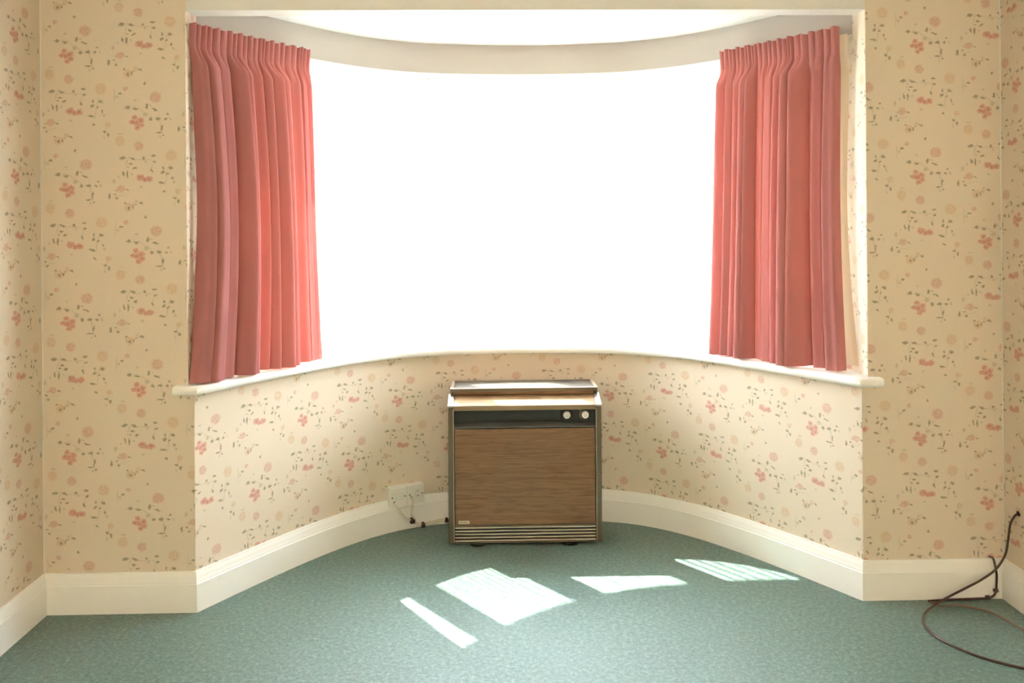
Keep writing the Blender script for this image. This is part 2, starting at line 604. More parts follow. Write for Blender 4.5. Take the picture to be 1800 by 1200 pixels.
# straight run-on past both ends so that offsets can be clipped
_tan = np.array([_X[1] - _X[0], _Y[1] - _Y[0]])
_tan /= np.linalg.norm(_tan)
_ext = np.linspace(0.5, 0.002, 250)
BX = np.concatenate([_X[0] - _ext * _tan[0], _X, _X[-1] + _ext[::-1] * _tan[0]])
BY = np.concatenate([_Y[0] - _ext * _tan[1], _Y, _Y[-1] - _ext[::-1] * _tan[1]])
_dx, _dy = np.gradient(BX), np.gradient(BY)
_l = np.hypot(_dx, _dy)
NX, NY = -_dy / _l, _dx / _l          # outwards, away from the room

def off_curve(d, ymin=None, xmax=None, n=121):
    """bay plan curve moved outwards by d, cut at ymin or |x|<=xmax, resampled evenly"""
    x, y = BX + NX * d, BY + NY * d
    keep = np.ones(len(x), bool)
    if ymin is not None:
        keep &= y >= ymin
    if xmax is not None:
        keep &= np.abs(x) <= xmax
    i0, i1 = np.where(keep)[0][[0, -1]]
    x, y = x[i0:i1 + 1], y[i0:i1 + 1]
    L = np.concatenate([[0], np.cumsum(np.hypot(np.diff(x), np.diff(y)))])
    s = np.linspace(0, L[-1], n)
    return np.column_stack([np.interp(s, L, x), np.interp(s, L, y)]), s

def at_x(d, X):
    x, y = BX + NX * d, BY + NY * d
    return float(np.interp(X, x, y))

WALL_Y = 0.02           # face of the wall either side of the bay
REV_X = 1.291           # reveals above the sill
LEFT_X, RIGHT_X, BACK_Y, CEIL = -1.832, 1.815, -5.4, 2.52
LINTEL_Z, BAYCEIL_Z, BAND_Z = 2.2565, 2.335, 2.188
SILL_B, SILL_T = 0.8153, 0.85

def strip_solid(mb, inner, outer, z0, z1, uo=0.0, s=None, zo=0.0):
    """wall standing on a plan curve: inner face (with paper uv), outer face, caps"""
    s = s if s is not None else np.arange(len(inner))
    a = [(p[0], p[1], z0) for p in inner]
    b = [(p[0], p[1], z1) for p in inner]
    ua = [(float(q) + uo, z0 + zo) for q in s]
    ub = [(float(q) + uo, z1 + zo) for q in s]
    mb.grid([a, b], uvs=[ua, ub])
    c = [(p[0], p[1], z0) for p in outer]
    d = [(p[0], p[1], z1) for p in outer]
    z = [(0, 0)] * len(a)
    mb.grid([b, d], uvs=[ub, ub])
    mb.grid([d, c], uvs=[ub, ua])
    mb.grid([c, a], uvs=[ua, ua])
    k = len(mb.v)
    for e in (0, -1):
        i = [mb.vert(q[e]) for q in (a, b, d, c)]
        mb.face(i, (ua[e], ub[e], ub[e], ua[e]))

# ---------------------------------------------------------------- the room
def S(o, label, cat):
    return tag(o, label, cat, kind='structure')

mb = MB(); mb.box(LEFT_X - 0.2, RIGHT_X + 0.2, BACK_Y - 0.2, 1.12, -0.08, 0)
S(mb.build('floor', M['carpet']), 'worn sea-green carpet covering the whole floor', 'carpet')
mb = MB(); mb.box(LEFT_X - 0.2, RIGHT_X + 0.2, BACK_Y - 0.2, WALL_Y + 0.1, CEIL, CEIL + 0.1)
S(mb.build('ceiling', M['ceiling_paint']), 'flat white ceiling of the room in front of the bay', 'ceiling')

# front wall either side of the bay: wider opening above the sill
A_LEFT = (1.735, -2.088)
A_RIGHT = (-1.492, -2.116)
for side, sx, x_out, uvo in (('left', -1, LEFT_X - 0.2, A_LEFT), ('right', 1, RIGHT_X + 0.2, A_RIGHT)):
    mb = MB()
    prof = [(x_out, 0.0), (sx * 1.269, 0.0), (sx * 1.269, SILL_B), (sx * REV_X, SILL_B), (sx * REV_X, CEIL), (x_out, CEIL)]
    fa = [mb.vert((x, WALL_Y, z)) for x, z in prof]
    bk = [mb.vert((x, 0.42, z)) for x, z in prof]
    mb.face(fa); mb.face(bk[::-1])
    for k in range(6):
        q = (k + 1) % 6
        mb.face((fa[k], bk[k], bk[q], fa[q]))
    o = mb.build('wall_front_' + side, M['paper'], boxuv=uvo, bevel=0.003)
    S(o, 'floral papered wall to the %s of the bay window' % side, 'wall')
mb = MB(); mb.box(LEFT_X - 0.2, LEFT_X, BACK_Y, WALL_Y, 0, CEIL)
S(mb.build('wall_left', M['paper'], boxuv=(0.153, -1.627)), 'floral papered side wall at the left edge', 'wall')
mb = MB(); mb.box(RIGHT_X, RIGHT_X + 0.2, BACK_Y, WALL_Y, 0, CEIL)
S(mb.build('wall_right', M['paper'], boxuv=(0.08, -1.95)), 'floral papered side wall at the right edge', 'wall')
RW = (-0.75, 0.75, 1.05, 2.00)      # added window behind the viewer to light the front walls: x0, x1, z0, z1
mb = MB()
mb.box(LEFT_X - 0.2, RW[0], BACK_Y - 0.2, BACK_Y, 0, CEIL)
mb.box(RW[1], RIGHT_X + 0.2, BACK_Y - 0.2, BACK_Y, 0, CEIL)
mb.box(RW[0], RW[1], BACK_Y - 0.2, BACK_Y, 0, RW[2])
mb.box(RW[0], RW[1], BACK_Y - 0.2, BACK_Y, RW[3], CEIL)
S(mb.build('wall_back', M['plain_paper']), 'papered wall behind the viewer', 'wall')
rw = empty('window_7', (RW[0], BACK_Y - 0.12, RW[2]))
S(rw, 'white framed window added in the wall behind the viewer to light the front walls', 'window')
rl, rh = RW[1] - RW[0], RW[3] - RW[2]
for x0 in (0.0, rl / 2 - 0.03, rl - 0.06):
    mb = MB(); mb.box(x0, x0 + 0.06, -0.03, 0.03, 0, rh); mb.build('stile', M['upvc'], rw, 0.004)
for x0, x1 in ((0.06, rl / 2 - 0.03), (rl / 2 + 0.03, rl - 0.06)):
    mb = MB(); mb.box(x0, x1, -0.03, 0.03, 0, 0.06); mb.build('bottom_rail', M['upvc'], rw, 0.004)
    mb = MB(); mb.box(x0, x1, -0.03, 0.03, rh - 0.06, rh); mb.build('top_rail', M['upvc'], rw, 0.004)
    mb = MB(); mb.box(x0 - 0.004, x1 + 0.004, -0.004, 0.004, 0.056, rh - 0.056); mb.build('pane', M['glass'], rw)
def make_blind_cloth():  # cloth that tints the light of the added rear window
    mt, nt, out = new_mat('warm_light_blind_cloth')
    tc = N(nt, 'TexCoord')
    c = mixcol(nt, noise(nt, tc.outputs['Object'], 300.0, 2.0), (0.93, 0.71, 0.44), (0.97, 0.75, 0.48))
    d = N(nt, 'BsdfDiffuse'); t = N(nt, 'BsdfTranslucent'); mx = N(nt, 'MixShader')
    nt.links.new(c, d.inputs['Color']); nt.links.new(c, t.inputs['Color'])
    mx.inputs[0].default_value = 0.75
    nt.links.new(d.outputs[0], mx.inputs[1]); nt.links.new(t.outputs[0], mx.inputs[2])
    nt.links.new(mx.outputs[0], out.inputs['Surface'])
    return mt
bl = empty('added_warm_blind', (0.0, BACK_Y + 0.03, RW[2]))  # unseen blind, added to warm the light reaching the front walls
mb = MB(); mb.grid([[(RW[0] - 0.04, 0, -0.03), (RW[1] + 0.04, 0, -0.03)], [(RW[0] - 0.04, 0, rh + 0.08), (RW[1] + 0.04, 0, rh + 0.08)]]); mb.build('blind_cloth', make_blind_cloth(), bl)
mb = MB(); mb.tube([(RW[0] - 0.06, 0, rh + 0.09), (RW[1] + 0.06, 0, rh + 0.09)], 0.022, 16); mb.build('roller', M['upvc'], bl, smooth=True, auto=40)
mb = MB(); mb.box(RW[0] - 0.04, RW[1] + 0.04, -0.006, 0.006, -0.045, -0.025); mb.build('bottom_bar', M['upvc'], bl, 0.002)
tag(bl, 'ochre roller blind added over the window behind the viewer to warm its light', 'blind')
mb = MB(); mb.box(-REV_X, REV_X, WALL_Y - 0.004, 0.11, LINTEL_Z, CEIL)
S(mb.build('wall_lintel', M['cream_paint'], bevel=0.003), 'plain cream lintel across the top of the bay opening', 'lintel')
for i, x in enumerate((LEFT_X, RIGHT_X)):
    mb = MB()
    sgn = 1 if i == 0 else -1
    mb.tube([(x + sgn * 0.001, WALL_Y - 0.001, 0.14), (x + sgn * 0.001, WALL_Y - 0.001, CEIL)], 0.0025, 6)
    S(mb.build('trim_%d' % (i + 1), M['cream_paint']), 'thin pale filler line down the %s corner of the room' % ('left', 'right')[i], 'trim')

# curved wall under the sill
inner, s = off_curve(0.02, ymin=WALL_Y)
outer = inner + np.column_stack([np.interp(inner[:, 0], BX, NX), np.interp(inner[:, 0], BX, NY)]) * 0.16
mb = MB()
strip_solid(mb, inner, outer, 0, SILL_B, uo=-0.028, s=s, zo=-0.607)
S(mb.build('wall_bay', M['paper'], smooth=True, auto=40), 'curved floral papered wall below the window sill', 'wall')

# painted band above the windows, bay ceiling, roof outside
inner, s = off_curve(0.10, xmax=REV_X + 0.02)
outer = inner + np.column_stack([np.interp(inner[:, 0], BX, NX), np.interp(inner[:, 0], BX, NY)]) * 0.16
mb = MB()
strip_solid(mb, inner, outer, BAND_Z, 2.42)
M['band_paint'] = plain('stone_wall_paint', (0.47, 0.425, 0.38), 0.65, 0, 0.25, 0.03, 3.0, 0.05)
S(mb.build('wall_bay_top', M['band_paint'], smooth=True, auto=40), 'curved plain cream band above the windows', 'wall')
mb = MB()
oc, _ = off_curve(0.24, ymin=0.05, n=61)
lo = [mb.vert((p[0], p[1], BAYCEIL_Z)) for p in oc]
hi = [mb.vert((p[0], p[1], 2.43)) for p in oc]
mb.face(lo); mb.face(hi[::-1])
for k in range(len(lo)):
    q = (k + 1) % len(lo)
    mb.face((lo[k], hi[k], hi[q], lo[q]))
S(mb.build('ceiling_bay', M['ceiling_paint']), 'smooth white ceiling inside the bay', 'ceiling')
mb = MB()
oc, _ = off_curve(0.505, ymin=0.20, n=61)
ic, _ = off_curve(0.265, ymin=0.20, n=61)
for za, zb, inn in ((2.24, 2.44, True),):
    rows = [[(p[0], p[1], za) for p in ic], [(p[0], p[1], za) for p in oc], [(p[0], p[1], zb) for p in oc], [(p[0], p[1], zb) for p in ic], [(p[0], p[1], za) for p in ic]]
    mb.grid(rows)
oc2 = [mb.vert((p[0], p[1], 2.44)) for p in oc]
mb.face(oc2)
oc3 = [mb.vert((p[0], p[1], 2.52)) for p in oc]
mb.face(oc3)
for k in range(len(oc2)):
    q = (k + 1) % len(oc2)
    mb.face((oc2[k], oc2[q], oc3[q], oc3[k]))
S(mb.build('roof_bay', M['roof']), 'overhanging flat roof over the bay outside', 'roof')
mb = MB(); mb.box(-14, 14, 0.45, 26, -0.45, -0.35)
S(mb.build('ground', M['paving']), 'mown lawn outside the window', 'ground')
mb = MB(); mb.box(-14, LEFT_X - 0.2, 0.2, 0.42, -0.4, 3.2); mb.box(RIGHT_X + 0.2, 14, 0.2, 0.42, -0.4, 3.2)
mb.box(LEFT_X - 0.2, RIGHT_X + 0.2, 0.2, 0.42, CEIL, 3.2)
S(mb.build('wall_outside', M['render']), 'pale rendered outside wall of the house', 'wall')

# ---------------------------------------------------------------- unseen houses, added to block low sky light
M['house_render'] = plain('pale_house_render', (0.62, 0.60, 0.56), 0.9, 0, 0.1, 0.05, 2.0)
M['roof_tile'] = plain('grey_brown_roof_tile', (0.22, 0.17, 0.14), 0.8, 0, 0.2, 0.15, 6.0)
M['far_glass'] = plain('dark_far_glass', (0.10, 0.12, 0.13), 0.1, 0, 0.5, 0.05)
for hx, lb in ((-8.3, 'unseen pale house added across the street to block low sky light, left of the window middle'), (8.3, 'unseen pale house added across the street to block low sky light, right of the window middle')):
    root = empty('house', (hx, 13.0, -0.35))
    mb = MB(); mb.box(-8.0, 8.0, 0, 7.0, 0, 6.2); mb.build('wall', M['house_render'], root)
    mb = MB()
    v = [mb.vert(p) for p in ((-8.3, -0.4, 6.1), (8.3, -0.4, 6.1), (8.3, 7.4, 6.1), (-8.3, 7.4, 6.1), (-6.2, 3.5, 8.8), (6.2, 3.5, 8.8))]
    for f in ((0, 1, 5, 4), (1, 2, 5), (2, 3, 4, 5), (3, 0, 4), (3, 2, 1, 0)):
        mb.face([v[i] for i in f])
    rf = mb.build('roof', M['roof_tile'], root)
    mb = MB(); mb.box(-0.5, 0.5, 3.0, 4.0, 8.2, 9.9); mb.build('chimney', M['house_render'], rf)
    for wz in (0.9, 3.7):
        for wx in (-5.6, -2.2, 2.2, 5.6):
            mb = MB(); mb.box(wx - 0.8, wx + 0.8, -0.06, 0.05, wz, wz + 1.4); w = mb.build('window', M['upvc'], root)
            for px in (-0.37, 0.37):
                mb = MB(); mb.box(wx + px - 0.31, wx + px + 0.31, -0.075, -0.055, wz + 0.1, wz + 1.3); mb.build('pane', M['far_glass'], w)
    tag(root, lb, 'house', 'houses added to block low sky light')

# ---------------------------------------------------------------- baseboards
SKIRT = [(0.0, 0.0), (0.020, 0.0), (0.020, 0.104), (0.0175, 0.108), (0.0175, 0.113), (0.0155, 0.117), (0.0145, 0.127),
         (0.011, 0.138), (0.008, 0.144), (0.008, 0.149), (0.0, 0.149)]
bay_pts, _ = off_curve(0.02, ymin=WALL_Y, n=81)
path = [(LEFT_X, BACK_Y), (LEFT_X, WALL_Y)] + [tuple(p) for p in bay_pts] + [(RIGHT_X, WALL_Y), (RIGHT_X, BACK_Y)]
path = [Vector(p) for p in path]

def mitre(path):
    out = []
    for i in range(len(path)):
        ns = []
        if i > 0:
            t = (path[i] - path[i - 1]).normalized(); ns.append(Vector((t.y, -t.x)))
        if i < len(path) - 1:
            t = (path[i + 1] - path[i]).normalized(); ns.append(Vector((t.y, -t.x)))
        n = sum(ns, Vector((0, 0)))
        n.normalize()
        out.append(n / max(0.3, n.dot(ns[0])))
    return out
mit = mitre(path)
last = len(path) - 1
segs = {'left': (0, 1), 'front_left': (1, 2), 'bay': (2, last - 2), 'front_right': (last - 2, last - 1), 'right': (last - 1, last)}
texts = {'left': 'cream skirting board along the left side wall', 'front_left': 'cream skirting board below the wall left of the bay',
         'bay': 'curved cream skirting board running round the bay', 'front_right': 'cream skirting board below the wall right of the bay',
         'right': 'cream skirting board along the right side wall'}
for nm, (i0, i1) in segs.items():
    mb = MB()
    rows = []
    for (d, z) in SKIRT + [SKIRT[0]]:
        rows.append([(path[i].x + mit[i].x * d, path[i].y + mit[i].y * d, z) for i in range(i0, i1 + 1)])
    mb.grid(rows)
    for i in (i0, i1):
        mb.face([mb.vert((path[i].x + mit[i].x * d, path[i].y + mit[i].y * d, z)) for d, z in SKIRT])
    S(mb.build('baseboard_' + nm, M['gloss_white'], smooth=True, auto=28), texts[nm], 'skirting board')

# ---------------------------------------------------------------- window sill
sf, _ = off_curve(-0.025, ymin=-0.025, n=81)
front = [(-1.335, WALL_Y), (-1.335, -0.025), (-1.30, -0.025)] + [tuple(p) for p in sf] + [(1.30, -0.025), (1.335, -0.025), (1.335, WALL_Y)]
back = []
for i, p in enumerate(front):
    if i < 3 or i > len(front) - 4:
        back.append((max(-1.33, min(1.33, p[0])), WALL_Y + 0.003))
    else:
        nx, ny = float(np.interp(p[0], BX, NX)), float(np.interp(p[0], BX, NY))
        q = [p[0] + nx * 0.245, p[1] + ny * 0.245]
        if abs(q[0]) > REV_X + 0.012:
            q[0] = math.copysign(REV_X + 0.012, q[0])
        q[1] = max(q[1], WALL_Y + 0.003)
        back.append(tuple(q))
mb = MB()
rows = [[(b[0], b[1], SILL_B) for b in back]]
zc, hr = (SILL_B + SILL_T) / 2, (SILL_T - SILL_B) / 2
for th in (-90, -60, -30, 0, 30, 60, 90):
    r = []
    for f, b in zip(front, back):
        d = Vector((b[0] - f[0], b[1] - f[1]))
        if d.length > 1e-6:
            d.normalize()
        k = 0.012 * (1 - math.cos(math.radians(th)))
        if abs(f[0]) > 1.332 and f[1] > 0:
            k = 0
        r.append((f[0] + d.x * k, f[1] + d.y * k, zc + hr * math.sin(math.radians(th))))
    rows.append(r)
rows.append([(b[0], b[1], SILL_T) for b in back])
rows.append(rows[0])
mb.grid(rows)
S(mb.build('trim_3', M['gloss_white'], smooth=True, auto=50), 'white curved window sill with rounded nose across the bay', 'window sill')

# ---------------------------------------------------------------- windows
VX = (-1.283, -0.915, -0.53, 0.0, 0.53, 0.915, 1.283)
VERT = [(x, at_x(0.178, x)) for x in VX]
W_B, W_T = SILL_T, BAND_Z + 0.003
order = ('leftmost', 'second from left', 'third from left', 'fourth from left', 'second from right', 'rightmost')
for k in range(6):
    p, q = Vector(VERT[k]), Vector(VERT[k + 1])
    d = q - p
    L = d.length
    ang = math.atan2(d.y, d.x)
    w = empty('window_%d' % (k + 1), (p.x, p.y, W_B), ang)
    S(w, 'white framed bay window light behind the net, %s of six' % order[k], 'window')
    H = W_T - W_B
    g = 0.006
    fw = 0.062
    mb = MB(); mb.box(g, g + fw, -0.03, 0.03, 0, H); mb.build('stile', M['upvc'], w, 0.004)
    mb = MB(); mb.box(L - g - fw, L - g, -0.03, 0.03, 0, H); mb.build('stile', M['upvc'], w, 0.004)
    mb = MB(); mb.box(g + fw, L - g - fw, -0.03, 0.03, H - 0.082, H); mb.build('top_rail', M['upvc'], w, 0.004)
    mb = MB(); mb.box(g + fw, L - g - fw, -0.03, 0.03, 0, 0.075); mb.build('bottom_rail', M['upvc'], w, 0.004)
    mb = MB(); mb.box(g + fw - 0.004, L - g - fw + 0.004, -0.004, 0.004, 0.071, H - 0.078); mb.build('pane', M['glass'], w)
for k in range(7):
    x, y = VERT[k]
    mb = MB()
    nx, ny = float(np.interp(x, BX, NX)), float(np.interp(x, BX, NY))
    rows = []
    for z in (W_B, W_T):
        rows.append([(x + 0.034 * math.cos(a), y + 0.034 * math.sin(a), z) for a in [2 * math.pi * j / 8 + math.atan2(ny, nx) + math.pi / 8 for j in range(8)]])
    mb.grid(rows, closed_u=True)
    o = mb.build('trim_%d' % (k + 4), M['upvc'], None, 0.003)
    S(o, 'white window mullion post behind the net, number %d counted from the left' % (k + 1), 'mullion')

# ---------------------------------------------------------------- curtain track
tc_, _ = off_curve(0.064, xmax=1.20, n=81)
tb_, _ = off_curve(0.098, xmax=1.22, n=81)
mb = MB()
rows = []
for z, c in ((2.160, tc_), (2.184, tc_), (2.190, tb_), (2.166, tb_), (2.160, tc_)):
    rows.append([(p[0], p[1], z) for p in c])
mb.grid(rows)
for e in (0, -1):
    mb.face([mb.vert(r[e]) for r in rows[:4]])
track = mb.build('curtain_track', M['upvc'], smooth=True, auto=30)
tag(track, 'white curved curtain track along the bottom of the cream band', 'curtain track')

# ---------------------------------------------------------------- net curtain
def build_net():
    root = empty('net_curtain', (0, at_x(0.09, 0.0), SILL_T))
    ox, oy, oz = root.location
    c, s = off_curve(0.108, xmax=1.262, n=1401)
    rnd = random.Random(5)
    ph, acc = [], 0.0
    # irregular gathers: local fold length wanders between 4 and 9 cm
    f = 2 * math.pi / 0.06
    for i in range(len(c)):
        f += rnd.uniform(-1, 1) * 5.0
        f = min(max(f, 2 * math.pi / 0.095), 2 * math.pi / 0.042)
        ph.append(acc)
        acc += f * (s[1] - s[0])
    amp = [0.011 + 0.005 * math.sin(s[i] * 7.3 + 1) + 0.003 * math.sin(s[i] * 19.0) for i in range(len(c))]
    nxs = np.interp(c[:, 0], BX, NX); nys = np.interp(c[:, 0], BX, NY)
    def pt(i, z):
        t = (z - SILL_T) / 1.31
        a = amp[i] * (0.55 + 0.5 * (1 - t)) * math.sin(ph[i]) - 0.008
        l = 0.019 * math.sin(2 * ph[i] + 0.6) * (1 - 0.3 * t)
        return (c[i, 0] + nxs[i] * a + nys[i] * l - ox, c[i, 1] + nys[i] * a - nxs[i] * l - oy, z - oz)
    def pt_h(i, z):
        a = 0.004 * math.sin(ph[i] * 2.0 + 1) - 0.008 + 0.5 * amp[i] * 0.55 * math.sin(ph[i])
        return (c[i, 0] + nxs[i] * a - ox, c[i, 1] + nys[i] * a - oy, z - oz)
    idx = range(0, len(c), 2)
    mb = MB()
    zs = [SILL_T + 0.055 + (2.118 - SILL_T - 0.055) * k / 12 for k in range(13)]
    mb.grid([[pt(i, z) for i in idx] for z in zs])
    mb.build('netting', M['net'], root, smooth=True)
    mb = MB()
    mb.grid([[pt(i, z) for i in idx] for z in (SILL_T + 0.006, SILL_T + 0.03, SILL_T + 0.055)])
    mb.build('hem', M['net_tape'], root, smooth=True)
    mb = MB()
    mb.grid([[pt(i, 2.118) for i in idx], [pt_h(i, 2.135) for i in idx], [pt_h(i, 2.157) for i in idx]])
    mb.build('heading', M['net_tape'], root, smooth=True)
    tag(root, 'sheer white net curtain hanging across all the windows of the bay', 'net curtain')
build_net()

# ---------------------------------------------------------------- pink curtains
def build_curtain(sign, seed, label):
    """sign -1 left, +1 right; path runs from the reveal inwards"""
    cc, cs = off_curve(0.034, xmax=1.276, n=401)
    def base_at(sarc, d=0.0):
        """point and inward normal on the hanging line, measured from the reveal"""
        q = min(max(sarc, 0.0), 1.2)
        x, y = -float(np.interp(q, cs, cc[:, 0])), float(np.interp(q, cs, cc[:, 1]))
        nx, ny = float(np.interp(x, BX, NX)), float(np.interp(x, BX, NY))
        p = Vector((x, y))
        td = Vector((-ny, nx))
        if sarc < 0:
            p = p + td * sarc
        return p, td, Vector((-nx, -ny))
    root = empty('curtain', (sign * 1.11, 0.30, SILL_T))
    ox, oy, oz = root.location
    rnd = random.Random(seed)
    n = 620
    folds = 12
    # random fold widths -> phase along the cloth
    wts = [rnd.uniform(0.55, 1.6) for _ in range(folds)]
    cum = [0]
    for w in wts:
        cum.append(cum[-1] + w)
    cum = [c / cum[-1] for c in cum]
    famp = [rnd.uniform(0.50, 1.25) for _ in range(folds + 1)]
    famp[4 if sign < 0 else 3] = 1.65
    famp[5 if sign < 0 else 2] = 0.30
    famp[8] = 1.45
    flat = [rnd.uniform(-0.35, 0.35) for _ in range(folds + 1)]
    lean = [rnd.uniform(-1, 1) for _ in range(folds + 1)]
    def frac(t):
        for k in range(folds):
            if t <= cum[k + 1] or k == folds - 1:
                return k, (t - cum[k]) / (cum[k + 1] - cum[k])
    Z0, Z1, ZH = SILL_T + 0.007, 2.214, 2.130
    def pt(t, z, extra=0.0):
        k, ph = frac(min(max(t, 0), 0.99999))
        hh = (z - Z0) / (ZH - Z0)                 # 0 hem .. 1 under heading
        h = min(hh, 1.0)
        # body fold: round ridge towards the room, sharp groove between folds
        sh = 0.5 * ph * 2
        # each fold leans sideways a little with height
        phl = min(max(ph + 0.10 * lean[k] * math.sin(math.pi * h) * math.sin(math.pi * ph), 0), 1)
        ridge = math.sin(math.pi * phl) ** 0.8
        a_amp = famp[k] * (1 - ph) + famp[k + 1] * ph
        depth = 0.095 * a_amp * (0.70 + 0.30 * (1 - h))
        body = ridge * depth + 0.006 * math.sin(2 * math.pi * phl * 2 + flat[k] * 6) * (1 - 0.4 * h)
        # heading: narrow pencil pleats, two to a fold
        pl = (ph * 2) % 1.0
        head = 0.017 * (math.sin(math.pi * pl) ** 0.6) * (0.55 + 0.6 * abs(z - ZH) / (Z1 - ZH)) + 0.005 * ridge
        w = min(max((z - (ZH - 0.085)) / 0.085, 0), 1)
        w = w * w * (3 - 2 * w)
        d = (body - 0.024) * (1 - w) + head * w
        # plan position
        flare = max(0.0, 1 - h / 0.55) ** 1.6
        waist = math.sin(math.pi * min(max(h, 0), 1)) * 0.035
        if sign < 0:
            e0 = 1.15 * waist + 0.012 * (1 - w) - 0.030 * flare
            e1 = 0.610 + 0.018 * (1 - w) + 0.012 * math.sin(math.pi * h) + 0.036 * flare
        else:
            e0 = 0.095 + 0.25 * waist + 0.012 * (1 - w) - 0.022 * flare
            e1 = 0.690 + 0.006 * math.sin(math.pi * h) + 0.024 * flare
        sarc = e0 + (e1 - e0) * t
        base, tdir, nrm = base_at(sarc)
        # cloth swings out over the sill near its outer edge
        swing = 0.012 * flare * (1 - t)
        lat = -0.014 * math.sin(2 * math.pi * phl) * (1 - w) * (0.5 + 0.5 * (1 - h)) * a_amp
        p = base + nrm * (d + swing + extra - 0.012) + tdir * lat
        x = p.x
        x = min(x, REV_X - 0.004 + (0.03 if p.y < WALL_Y - 0.012 else 0))
        return (sign * x - ox, p.y - oy, z - oz)
    ts = [i / (n - 1) for i in range(n)]
    zs = [Z0 + (ZH - Z0) * (k / 46) for k in range(43)] + [ZH - 0.10 + 0.10 * k / 10 for k in range(11)]
    mb = MB()
    rows = []
    for j, z in enumerate(zs):
        rows.append([pt(t, z) for t in ts])
    mb.grid(rows)
    mb.build('pleated_cloth', M['curtain'], root, smooth=True)
    mb = MB()
    mb.grid([[pt(t, ZH + (Z1 - ZH) * k / 6 + (0.004 * math.sin(t * 70) if k == 6 else 0)) for t in ts] for k in range(7)])
    hd = mb.build('heading', M['curtain'], root, smooth=True)
    mb = MB()
    mb.grid([[pt(t, ZH + 0.001 + k * 0.0022, 0.0012) for t in ts] for k in range(2)])
    mb.build('stitch_line', M['curtain'], hd, smooth=True)
    # lining: flatter sheet behind, showing at the outer edge
    mb = MB()
    lr = []
    for k in range(30):
        z = Z0 + 0.02 + (Z1 - 0.03 - Z0 - 0.02) * k / 29
        r = []
        for i in range(0, 121):
            t = i / 120
            L0 = 0.066 if sign > 0 else 0.012
            h = min((z - Z0) / (ZH - Z0), 1.0)
            flare = max(0.0, 1 - h / 0.55) ** 1.6
            e0 = math.sin(math.pi * h) * (0.020 if sign > 0 else 0.040) - 0.03 * flare + L0
            e1 = (0.56 if sign < 0 else 0.66) + 0.02 * flare
            base, tdir, nrm = base_at(e0 + (e1 - e0) * t)
            p = base - nrm * ((0.040 if z < ZH - 0.05 else 0.020) + 0.003 * math.sin(t * 40))
            r.append((sign * min(p.x, REV_X - 0.004) - ox, p.y - oy, z - oz))
        lr.append(r)
    mb.grid(lr)
    mb.build('lining', M['lining'], root, smooth=True)
    tag(root, label, 'curtain', 'pink curtains at the bay window')
build_curtain(-1, 11, 'salmon pink pleated curtain at the left end of the bay window')
build_curtain(1, 23, 'salmon pink pleated curtain at the right end, cream lining showing')

